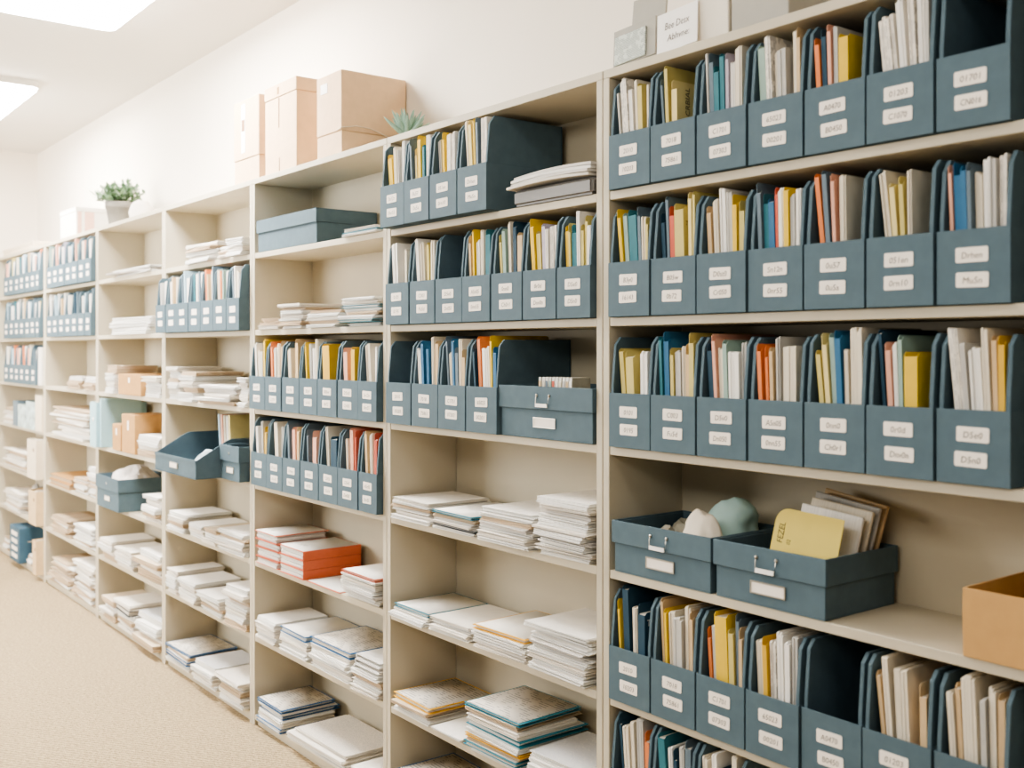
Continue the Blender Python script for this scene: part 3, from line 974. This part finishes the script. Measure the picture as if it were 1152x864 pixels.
# wallet and papers on its top row
yw = -.01
xw0, xw1 = X(577, yw), INX['B'][1] - .008
w = xw1 - xw0
o = MB().slab(w, .262, .046, lambda a, b: 0, 6, 6).build('document_wallet', GREYP, None, ((xw0 + xw1) / 2, yw, SZ[1] + .0008), bev=.008, seg=3)
tag(o, 'dark grey document wallet lying under curled papers beside file boxes', 'wallet')
for i in range(4):
    k = [0, 0, .006, .004][i]
    me = rnd.choice(BM['K' if i % 2 else 'V'])
    ww = w * (1.0 - .01 * i)
    mb = MB().slab(ww, .255, .0075, lambda a, b: .006 * sin(pi * a) - .003 * (1 - a) ** 2, 9, 4)
    o = mb.build('paper_bundle', [PAGE['VKWK'[i]]], None, ((xw0 + xw1) / 2 - .008 + .004 * i, yw - .012 + .003 * i, SZ[1] + .052 + .0092 * i), (0, 0, rad([2, -1, 1.5, 0][i])))
    tag(o, 'curled paper bundle, %s above dark grey wallet, top row, succulent-topped bookcase' % ['directly', 'second', 'third', 'topmost'][i], 'papers', 'bundles in the paper piles')

# bookcase under the cartons: lidded box on top row
yl_ = -.004
x0, x1 = max(X(288.5, yl_), INX['C'][0] + .003), X(355.6, yl_)
w = x1 - x0
hL = (270 - 231) * depth(355) / F
e = thing('storage_box', 'wide lidded blue-grey storage box on top row, carton-topped bookcase', 'box', ((x0 + x1) / 2, yl_, SZ[1] + .0008))
MB().box(-w / 2 + .006, w / 2 - .006, .006, .268, 0, hL - .003).build('box_body', BLUE, e, bev=.0015)
L = MB().box(-w / 2, w / 2, 0, .274, hL - .003, hL)
for a in ((-w / 2, w / 2, 0, .005), (-w / 2, w / 2, .269, .274), (-w / 2, -w / 2 + .005, .005, .269), (w / 2 - .005, w / 2, .005, .269)):
    L.box(a[0], a[1], a[2], a[3], hL - .055, hL - .003)
L.build('lid', BLUE, e, bev=.0012)

# orange-red stacks: a bound spine plate on the second pile, an open cover on the shelf
yo = -.012
x0, x1 = X(314, yo), X(341, yo)
w = x1 - x0
hO = (653 - 622) * depth(314, yo) / F
RED = COVER['r'][1]
zo = SZ[5] + .0008
hh = hO / 3
for i in range(3):
    e = thing('bound_report', '%s thick white report with orange-red spine and boards, carton-topped bookcase' % ['bottom', 'middle', 'topmost'][i], 'report', ((x0 + x1) / 2, yo, zo), .0, 'orange-red bound reports')
    MB().box(-w / 2, w / 2, 0, .262, 0, .0016).box(-w / 2, w / 2, 0, .262, hh - .003, hh - .0014).box(w / 2 - .002, w / 2, 0, .262, .0016, hh - .003).build('cover', RED, e)
    put('pages', rnd.choice(BM['W']), e, (-.004, .003, .002), (0, 0, 0), (w - .008, .255, hh - .0058))
    if i == 2:
        f = MB().slab(w - .012, .25, .001, lambda a, b: 0, 2, 2)
        fo = f.build('title_sheet', PAGE['W'], e, (-.003, .006, hh - .0013))
        t_ = MB()
        vs, fs, w_ = text_geo('LOT')
        t_.add([(-.05 + v[0] * .03, .05 + v[1] * .03, .0013) for v in vs], fs)
        t_.build('lettering', INK, fo)
    zo += hh
xq0, xq1 = X(343, yo), X(380, yo)
e = thing('open_folder', 'thin orange-red folder with white sheet lying flat beside bound reports', 'folder', ((xq0 + xq1) / 2, -.006, SZ[5] + .0008))
w = xq1 - xq0
MB().box(-w / 2, w / 2, 0, .255, 0, .002).build('cover', RED, e)
MB().box(-w / 2 + .006, w / 2 - .006, .006, .25, .002, .0034).build('top_sheet', PAGE['W'], e)

# rolled newspaper-like sheets resting on the sixth-row pile
yr = -.012
e_mb = MB()
for i in range(0):
    e_mb.slab(.16, .2, .006, lambda a, b: .0, 6, 3, M=Matrix.Translation((0, 0, .009 * i)))
    n = len(e_mb.v)
xr = INX['C'][1] - .102
hz = SZ[6] + .0008 + 23 * depth(395, yr) / F + .004
for i in range(3):
    prof = [(-.085, 0), (-.09, .008), (-.085, .016), (.085, .016), (.085, .0135), (-.08, .0135), (-.084, .008), (-.08, .0025), (.085, .0025), (.085, 0)]
    o = MB().prism([(x, z) for x, z in prof], 0, .2, 'y').build('folded_newsprint', PAGE['W' if i != 1 else 'K'], None, (xr - .002 * i, yr + .006 * i, hz + .0168 * i))
    tag(o, '%s folded white newsprint resting on paper pile, sixth row, carton-topped bookcase' % ['lowest', 'middle', 'uppermost'][i], 'papers', 'folded newsprint')

# ------------------------------------------------------------------ bare-topped bookcase: open tray and clasped box on fourth row
yt = -.16
x0, x1 = X(174.5, yt), X(220, yt)
x0 = max(x0, INX['D'][0] + .004)
w = x1 - x0
dd, hl, hh = .42, .085, .175
e = thing('desk_tray', 'open-fronted blue tray jutting out from fourth row, bare-topped bookcase', 'tray', ((x0 + x1) / 2, yt, SZ[4] + .0008))
q = .005
MB().box(-w / 2, w / 2, 0, dd, 0, q).build('base', BLUED, e)
MB().box(-w / 2, w / 2, 0, q, q, hl).build('front_panel', BLUE, e, bev=.001)
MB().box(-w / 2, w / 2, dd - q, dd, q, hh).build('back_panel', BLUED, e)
for sx in (-1, 1):
    xa, xb = sorted((sx * w / 2, sx * (w / 2 - q)))
    MB().prism([(q, q), (dd - q, q), (dd - q, hh), (.17, hh), (.15, hh - .006), (q, hl)], xa, xb, 'x').build('side_panel', BLUE, e, bev=.001)
MB().box(-w / 2, w / 2, -.0025, -.0002, hl - .012, hl + .002).build('rim_strip', BLUE, e)
lh_ = MB().box(-.05, .05, -.006, -.0003, .03, .056).build('label_holder', METAL, e)
MB().box(-.044, .044, -.0075, -.0061, .0335, .0525).build('label_card', LABEL, lh_)
add_crumple('crumpled_paper', 'crumpled blue-white paper lying in open-fronted blue tray', 'paper', mat('blue_white_paper', '#b9c4cb', .8, .3, 30), (x1 - .09, yt + .10, SZ[4] + .0068), .13, .12, .12, 21, .35)
for i, c in enumerate('QPCWH'):
    tk = .018
    xx = x1 - .17 + i * .026
    folder(c, xx, yt + .19, SZ[4] + .0075 + tk / 2 * sin(.18), tk, .2, .27, .0 + .14 - .02 * i, '%s sheaf, %s along in the open-fronted blue tray' % (FIL[c][0], ORD[i]), 'sheaves in the open tray', False)
x0b, x1b = X(241.5, -.05), INX['D'][1] - .004
archive_box('blue box with round clasp beside the open-fronted tray', max(x0b, x1 + .004), x1b, -.05, SZ[4], .155, .07, .325, handle=None, hole=True)

# plant-topped bookcase: lidded box with crumpled paper
y5 = -.06
x0, x1 = X(107.5, y5), X(132.5, y5)
x0 = max(x0, INX['E'][0] + .003)
h5 = (561 - 533) * depth(110, y5) / F
h5 = .185
archive_box('blue archive box heaped with crumpled paper, fifth row, plant-topped bookcase', x0, x1, y5, SZ[5], h5, .075, .33, handle=None, hole=True)
add_crumple('crumpled_paper', 'heap of crumpled white paper filling blue archive box, plant-topped bookcase', 'paper', mat('crumpled_white', '#dfd8d2', .85, .12, 25), ((x0 + x1) / 2, y5 + .165, SZ[5] + .0055), (x1 - x0) * .84, .27, .27, 31, .24, 4)
# small kraft carton and cartons, pale blue files
def plain_carton(label, bay, row, u0, u1, h, m, yf=-.012, dd=.2, lid=True, rz=0):
    x0, x1 = max(X(u0, yf), INX[bay][0] + .003), min(X(u1, yf), INX[bay][1] - .003)
    w = x1 - x0
    e = thing('small_carton', label, 'carton', ((x0 + x1) / 2, yf, SZ[row] + .0008), rz)
    MB().box(-w / 2, w / 2, 0, dd, 0, h).build('carton_body', m, e, bev=.002)
    MB().box(-w / 2 + .002, -.001, .002, dd - .002, h, h + .002).box(.001, w / 2 - .002, .002, dd - .002, h, h + .002).build('flap', m, e)
    MB().box(-.012, .012, -.0012, -.0002, h * .6, h * .85).build('sticker', TAPE, e)
    return e


plain_carton('small tan carton in front of white paper, third row, plant-topped bookcase', 'E', 3, 133, 158, .115, KRAFT)
plain_carton('narrow kraft carton next to pale blue folder, fourth row, plant-topped bookcase', 'E', 4, 126.5, 135.5, .15, KRAFT)
plain_carton('taller kraft carton next to white bundles, fourth row, plant-topped bookcase', 'E', 4, 137, 151.5, .215, KRAFT)
binder('magazine_binder', 'pale blue binder with white dot jutting out, fourth row, plant-topped bookcase', 'binder', 'E', 4, 101.5, 119, .27, SKY, yf=-.09, dd=.3, dot=.016) if False else None
yq = -.012
x0 = INX['E'][0] + .004
e = thing('magazine_binder', 'pale blue binder with white dot, fourth row, plant-topped bookcase', 'binder', (x0 + .066, -.05, SZ[4] + .0008))
MB().prism([(-.062, .0), (.062, 0), (.062, .255), (.03, .268), (-.045, .268), (-.062, .258)], 0, .004, 'y').build('spine_board', SKY, e, bev=.001)
MB().box(-.062, -.058, .004, .3, 0, .262).box(.058, .062, .004, .3, 0, .262).build('side_board', SKY, e, bev=.001)
MB().box(-.056, .056, .006, .29, .002, .25).build('pages', PAGE['W'], e)
MB().lathe([(.014, 0), (.014, .001)], 14).build('spine_sticker', TAPE, e, (.006, -.0002, .165), (rad(90), 0, 0))
o = MB().prism([(0, 0), (.022, 0), (.022, .29), (0, .29)], 0, .24, 'y').build('ring_folder', SKY, None, (x0 + .135, -.03, SZ[4] + .0008), bev=.002)
tag(o, 'taller pale blue folder behind the kraft cartons, plant-topped bookcase', 'folder')

# dark blue box with pale sleeve bottom row corner bookcase
x0, x1 = X(11, -.05), X(21.5, -.05)
w = x1 - x0
e = thing('card_file_box', 'dark blue upright box with pale labels on bottom row, corner bookcase', 'box', ((x0 + x1) / 2, -.05, SZ[7] + .0008))
MB().box(-w / 2, w / 2, 0, .3, 0, .26).build('box_body', mat('dark_blue_board', '#3d5a6c', .6, .1, 15), e, bev=.003)
for i in range(4):
    MB().box(-w * .3, w * .3, -.0012, -.0002, .03 + .055 * i, .06 + .055 * i).build('label_card', LABEL, e)
MB().tube([(w / 2 + .001, .06, .16), (w / 2 + .012, .07, .16), (w / 2 + .012, .15, .16), (w / 2 + .001, .16, .16)], .004, 8).build('handle', METAL, e)

# ------------------------------------------------------------------ on top of the bookcases
zt = SZ[0] + .0008
yk = .012


def top_carton(label, u0, u1, vtop, dd, m=CARD, yf=yk):
    x0, x1 = X(u0, yf), X(u1, yf)
    h = Z(u1, vtop, yf) - zt
    return thing('carton', label, 'carton', ((x0 + x1) / 2, yf, zt), 0, 'brown cartons on the bookcase'), x1 - x0, h, dd


e, w, h, dd = top_carton('narrow brown carton with white label strip, lid seam low, on bookcase', 264, 291.5, 105, .2)
MB().box(-w / 2, w / 2, 0, dd, 0, h * .28).build('carton_base', CARD, e, bev=.002)
MB().box(-w / 2 - .003, w / 2 + .003, -.003, dd + .002, h * .283, h).build('lid', CARD, e, bev=.003)
MB().box(-.05, -.005, -.0045, -.0032, h * .36, h * .95).build('label_strip', TAPE, e)
MB().box(-.042, -.012, -.0058, -.0046, h * .62, h * .76).build('brown_panel', BROWN, e)
e, w, h, dd = top_carton('tall brown carton with folded lid between two other cartons', 298.5, 333.5, 85, .262)
MB().box(-w / 2, w / 2, 0, dd, 0, h - .056).build('carton_body', CARD, e, bev=.002)
MB().box(-w / 2 - .003, w / 2 + .003, -.003, dd + .003, h - .055, h).build('lid', CARD, e, bev=.002)
MB().box(-.018, -.010, -.0014, -.0002, h * .5, h - .06).box(-.012, -.006, -.0014, -.0002, .004, h * .16).build('tear_mark', BROWN, e)
MB().box(-.025, -.008, -.0045, -.0032, h - .045, h - .015).build('finger_hole', CARDIN, e)
e, w, h, dd = top_carton('largest brown carton with white sticker and cord, beside succulent', 357, 384.5, 77.6, .283)
MB().box(-w / 2, w / 2, 0, dd, 0, h * .27).build('carton_base', CARD, e, bev=.002)
MB().box(-w / 2 + .001, w / 2 + .003, -.003, dd, h * .272, h).build('lid', CARD, e, bev=.003)
MB().box(-w * .32, -w * .05, -.0045, -.0032, h * .78, h * .9).build('sticker', TAPE, e)
MB().tube([(w / 2 - .03, -.006, h * .28), (w / 2 + .006, -.005, h * .3), (w / 2 + .007, .06, h * .34), (w / 2 + .007, .12, h * .33), (w / 2 + .007, .2, h * .26), (w / 2 + .008, .27, h * .12)], .0022, 6).build('cord', mat('pale_string', '#e8d8c4', .8, .05), e)

# succulent
LEAF = mat('succulent_leaf', '#9dbdae', .6, .12, 40)
ysu = .20
xs_ = X(458, ysu)
e = thing('succulent', 'small pale green spiky succulent beside the largest carton', 'plant', (xs_, ysu, zt))
MB().lathe([(.02, 0), (.03, .005), (.036, .05), (.036, .056), (.032, .056), (.031, .05)], 18).build('pot', mat('pale_clay', '#cfc4b2', .8, .08), e)
lf = MB()
r = random.Random(4)
for i in range(26):
    a = i * 2.4
    el = rad(18 + 60 * (i / 26))
    L_ = .105 - .02 * (i / 26) + r.uniform(-.01, .01)
    pts = [Vector((cos(a) * cos(el) * L_ * t, sin(a) * cos(el) * L_ * t, .058 + sin(el) * L_ * t + .012 * t * t)) for t in (0, .3, .6, .85, 1)]
    lf.tube(pts, .008, 6, rr=[.006, .0095, .008, .0045, .0008])
lf.build('leaves', LEAF, e)

# potted plant
POT = mat('concrete_pot', '#8d8981', .9, .1, 20, bump=.2, bscale=60)
ypp = .09
xp = X(134.5, ypp)
zpt = Z(134.5, 228, ypp)
rt = (149.6 - 119) * depth(134, ypp) / F / 2
e = thing('potted_plant', 'green bushy plant in tapered grey pot on bookcase', 'plant', (xp, ypp, zt))
hp = zpt - zt
MB().lathe([(rt * .72, 0), (rt * .74, .004), (rt * .93, hp * .72), (rt, hp * .73), (rt * 1.03, hp), (rt * .92, hp), (rt * .88, hp - .02)], 28).build('pot', POT, e)
MB().lathe([(rt * .86, hp - .025), (rt * .84, hp - .015)], 20).build('soil', mat('soil', '#5a4a3a', .95, .2), e)
st = MB()
G1, G2 = mat('plant_green', '#7d9a78', .6, .2, 30), mat('plant_pale_green', '#b4c8b4', .6, .15, 30)
r = random.Random(9)
for i in range(90):
    a = r.uniform(0, 2 * pi)
    el = rad(r.uniform(25, 88))
    L_ = rt * r.uniform(1.1, 2.4) * (1.0 if el > .9 else 1.1)
    b0 = Vector((cos(a) * rt * .5 * r.random(), sin(a) * rt * .5 * r.random(), hp - .016))
    tip = []
    for t in (0, .35, .7, 1):
        tip.append(b0 + Vector((cos(a) * cos(el) * L_ * t, min(1, 1) * sin(a) * cos(el) * L_ * t * .8, sin(el) * L_ * .78 * t - L_ * .22 * t * t * cos(el))))
    st.tube(tip, .002, 4, rr=[.0028, .002, .0016, .001], mi=0)
    for j in range(12):
        t = r.uniform(.25, 1)
        k = min(2, int(t * 3))
        p = tip[k].lerp(tip[k + 1], t * 3 - k if t < 1 else 1)
        la = r.uniform(0, 2 * pi)
        le = rad(r.uniform(0, 70))
        d = Vector((cos(la) * cos(le), sin(la) * cos(le), sin(le)))
        s = d.cross(Vector((0, 0, 1))).normalized() if abs(d.z) < .99 else Vector((1, 0, 0))
        l_, w_ = r.uniform(.03, .055), r.uniform(.007, .014)
        p = Vector((p.x, min(p.y, YB - ypp - .06), p.z))
        st.add([p, p + d * l_ * .5 + s * w_, p + d * l_, p + d * l_ * .5 - s * w_], [(0, 1, 2, 3)], r.choice([0, 0, 1]), False)
st.build('foliage', [G1, G2], e)
# white bag behind it
xbg = X(161, .14)
add_crumple('paper_bag', 'slumped white paper bag standing beside potted plant', 'bag', mat('white_paper_bag', '#ece4da', .85, .04, 10), (xbg, .13, zt), .17, .14, .15, 41, .12, sub=4, smooth=True)
# striped white box
ysb = .03
x0, x1 = X(68, ysb), X(85.5, ysb)
w = x1 - x0
h = Z(85, 232.5, ysb) - zt
e = thing('storage_box', 'white box with pinkish stripes beside the potted plant', 'box', ((x0 + x1) / 2, ysb, zt))
WB = mat('white_card_box', '#ece8e0', .7, .03, 10)
MB().box(-w / 2, w / 2, 0, .25, 0, h - .03).build('box_body', WB, e, bev=.002)
MB().box(-w / 2 - .003, w / 2 + .003, -.003, .253, h - .0298, h).build('lid', WB, e, bev=.002)
PK = mat('pink_stripe', '#d9b4a2', .7, .04)
MB().box(w / 2 + .0002, w / 2 + .0012, .01, .035, .002, h - .031).box(w / 2 + .0002, w / 2 + .0012, .055, .115, .002, h - .031).build('stripe_panel', PK, e)
# low cream box
x0, x1 = X(2, .04), X(38, .04)
w = x1 - x0 - .03
e = thing('flat_box', 'long low cream box lying on top of corner bookcase', 'box', ((x0 + x1) / 2, .04, zt))
MB().box(-w / 2, w / 2, 0, .2, 0, .04).build('box_body', CREAMB, e, bev=.002)
MB().box(-w / 2 - .003, w / 2 + .003, -.003, .203, .0402, .065).build('lid', CREAMB, e, bev=.002)

# cards and boxes over the card-topped bookcase
GREYC = mat('grey_card', '#a9a69c', .75, .05, 15)
yq = .006


def lean_card(name, label, cat, u0, v0, wpx, hpx, tilt, m, y, t=.003, back=-6):
    """lower left corner at (u0,v0); sizes in pixels measured at that spot."""
    k = depth(u0, y) / F
    e = thing(name, label, cat, (X(u0, y), y, zt), 0)
    e.rotation_euler = (rad(back), rad(tilt), 0)
    return e, k


sx = X(735, yq) - X(689, yq)
e, k = lean_card('notice_board', 'small grey board carrying speckled note, tilted on bookcase edge', 'board', 689.5, 68, 46, 44, -3, GREYC, .014, back=-5)
hB = 43 * k
MB().box(0, sx + .005, 0, .004, 0, hB).build('backing', GREYC, e, bev=.001)
NOTE = printed_mat('speckled_note', '#cfd5cd', '#7f8b85', 130, .55, 'XZ')
nb = MB().box(.010, .010 + sx * .76, -.006, -.0004, .004, hB * .80).build('note', NOTE, e, bev=.001)
yq2 = -.004 + .018
xw0 = X(737.5, yq2)
sw = X(782, yq2) - X(735, yq2) - .006
kk = depth(735, yq2) / F
e = thing('handwritten_card', 'white card with two handwritten lines leaning on bookcase edge', 'card', (xw0 + .004, yq2, zt), 0)
e.rotation_euler = (rad(-5), rad(-3), 0)
hW = 46 * kk
MB().box(0, sw, 0, .003, 0, hW).build('card', TAPE, e, bev=.0006)
wl = MB()
letter(wl, 'Bee Desx', sw * .5, hW * .56, .026, -.0008, 0, sw * .62)
letter(wl, 'Abhvne:', sw * .54, hW * .26, .024, -.0008, 0, sw * .55)
wl.build('lettering', INK, e)
# boxes behind and beside
xg0, xg1 = X(714, .1), X(752, .1)
e = thing('folded_board', 'plain grey board standing behind the handwritten card', 'board', (xg0, .075, zt), 0)
e.rotation_euler = (rad(-6), 0, 0)
MB().box(0, xg1 - xg0, 0, .006, 0, .2).build('board', GREYC, e, bev=.001)
xc0_, xc1_ = X(783, .03), X(820, .03)
CREAMW = mat('cream_white_board', '#e4dccd', .75, .03, 12)
e = thing('storage_box', 'cream box standing between handwritten card and grey box', 'box', ((xc0_ + xc1_) / 2, .03, zt))
w = xc1_ - xc0_ - .004
MB().box(-w / 2, w / 2, 0, .24, 0, .22).build('box_body', CREAMW, e, bev=.002)
MB().box(-w / 2 - .002, w / 2 + .0015, -.003, .243, .2202, .26).build('lid', CREAMW, e, bev=.002)
xc0_, xc1_ = X(822, .03), X(888, .03)
w = xc1_ - xc0_ - .004
e = thing('storage_box', 'grey box standing at the end of the row above file boxes', 'box', ((xc0_ + xc1_) / 2, .03, zt))
MB().box(-w / 2, w / 2, 0, .24, 0, .2).build('box_body', GREYC, e, bev=.002)
MB().box(-w / 2 - .0015, w / 2 + .003, -.003, .243, .2002, .24).build('lid', GREYC, e, bev=.002)

# ------------------------------------------------------------------ ceiling lights
def emis(name, col, s):
    m = bpy.data.materials.new(name)
    m.use_nodes = True
    nt = m.node_tree
    b = nt.nodes['Principled BSDF']
    b.inputs['Base Color'].default_value = (.9, .9, .9, 1)
    b.inputs['Emission Color'].default_value = col
    n = nt.nodes.new('ShaderNodeTexNoise')
    n.inputs['Scale'].default_value = 3
    mr = nt.nodes.new('ShaderNodeMapRange')
    mr.inputs['To Min'].default_value = s * .95
    mr.inputs['To Max'].default_value = s * 1.05
    nt.links.new(n.outputs['Fac'], mr.inputs['Value'])
    nt.links.new(mr.outputs['Result'], b.inputs['Emission Strength'])
    return m


DIFF = emis('light_diffuser', (1, .98, .95, 1), 58.0)
DIFF2 = emis('light_diffuser_dim', (1, .97, .92, 1), 6.0)
LFR = mat('light_frame', '#e9e6e0', .4, .02)
for i, (xc, lab) in enumerate(((-2.62, 'lit rounded ceiling light panel above the cartons'), (-5.35, 'lit rounded ceiling light panel above the striped box'), (.1, 'lit ceiling light panel above succulent-topped bookcase'), (2.8, 'lit ceiling light panel beyond card-topped bookcase'))):
    if i > 1:
        yc_, L2, W2 = -1.35, .62, .31
    else:
        yc_, L2, W2 = -.62, .64, .34
    e = thing('ceiling_light', lab, 'ceiling light', (xc, yc_, ZT - .05), 0, 'ceiling light panels')

    def rr(a, b, r):
        pts = []
        for (cx, cy, a0) in ((a - r, b - r, 0), (-a + r, b - r, 90), (-a + r, -b + r, 180), (a - r, -b + r, 270)):
            pts += [(cx + r * cos(rad(a0 + t)), cy + r * sin(rad(a0 + t))) for t in range(0, 91, 15)]
        return pts
    MB().prism(rr(L2, W2, .06), .012, .0495, 'z').build('frame', LFR, e)
    MB().prism(rr(L2 - .012, W2 - .012, .05), -.004, .012, 'z').build('diffuser', DIFF if i < 2 else DIFF2, e, bev=.003)


def area(name, loc, rot, sx, sy, power, col):
    l = bpy.data.lights.new(name, 'AREA')
    l.shape = 'RECTANGLE'
    l.size, l.size_y = sx, sy
    l.energy = power
    l.color = col
    o = bpy.data.objects.new(name, l)
    C.objects.link(o)
    o.location = loc
    o.rotation_euler = rot
    return o


area('far_end_fill', (-5.0, -3.9, 2.1), (rad(90), 0, rad(0)), 3.4, 1.6, 280, (1, .98, .95))  # added fill lamp, no window seen; washes the bookcases towards the corner brighter
area('near_fill', (.9, -2.9, 2.75), (rad(54), 0, 0), 3.0, .6, 36, (1, .97, .92))  # added unseen fill lamp, lifts the fronts and interior of the near bookcase

w = bpy.data.worlds.new('world')
bpy.context.scene.world = w
w.use_nodes = True
bg = w.node_tree.nodes['Background']
bg.inputs['Color'].default_value = (1, .98, .95, 1)
bg.inputs['Strength'].default_value = .2

# ------------------------------------------------------------------ camera
cam = bpy.data.cameras.new('camera')
co = bpy.data.objects.new('camera', cam)
C.objects.link(co)
bpy.context.scene.camera = co
co.location = (CX, -D0, CZ)
fw = Vector((-cos(YAW), sin(YAW), 0))
co.rotation_euler = fw.to_track_quat('-Z', 'Y').to_euler()
cam.sensor_width = 36
cam.lens = F * 36 / 1152
cam.shift_y = -(432 - V0) / 1152
cam.clip_start = .05
cam.dof.use_dof = True
cam.dof.focus_distance = 3.3
cam.dof.aperture_fstop = 3.2

sc = bpy.context.scene
sc.view_settings.view_transform = 'AgX'
sc.view_settings.look = 'AgX - Medium High Contrast'
sc.view_settings.exposure = .2
sc.cycles.max_bounces = 8
sc.cycles.diffuse_bounces = 5
sc.cycles.use_denoising = True
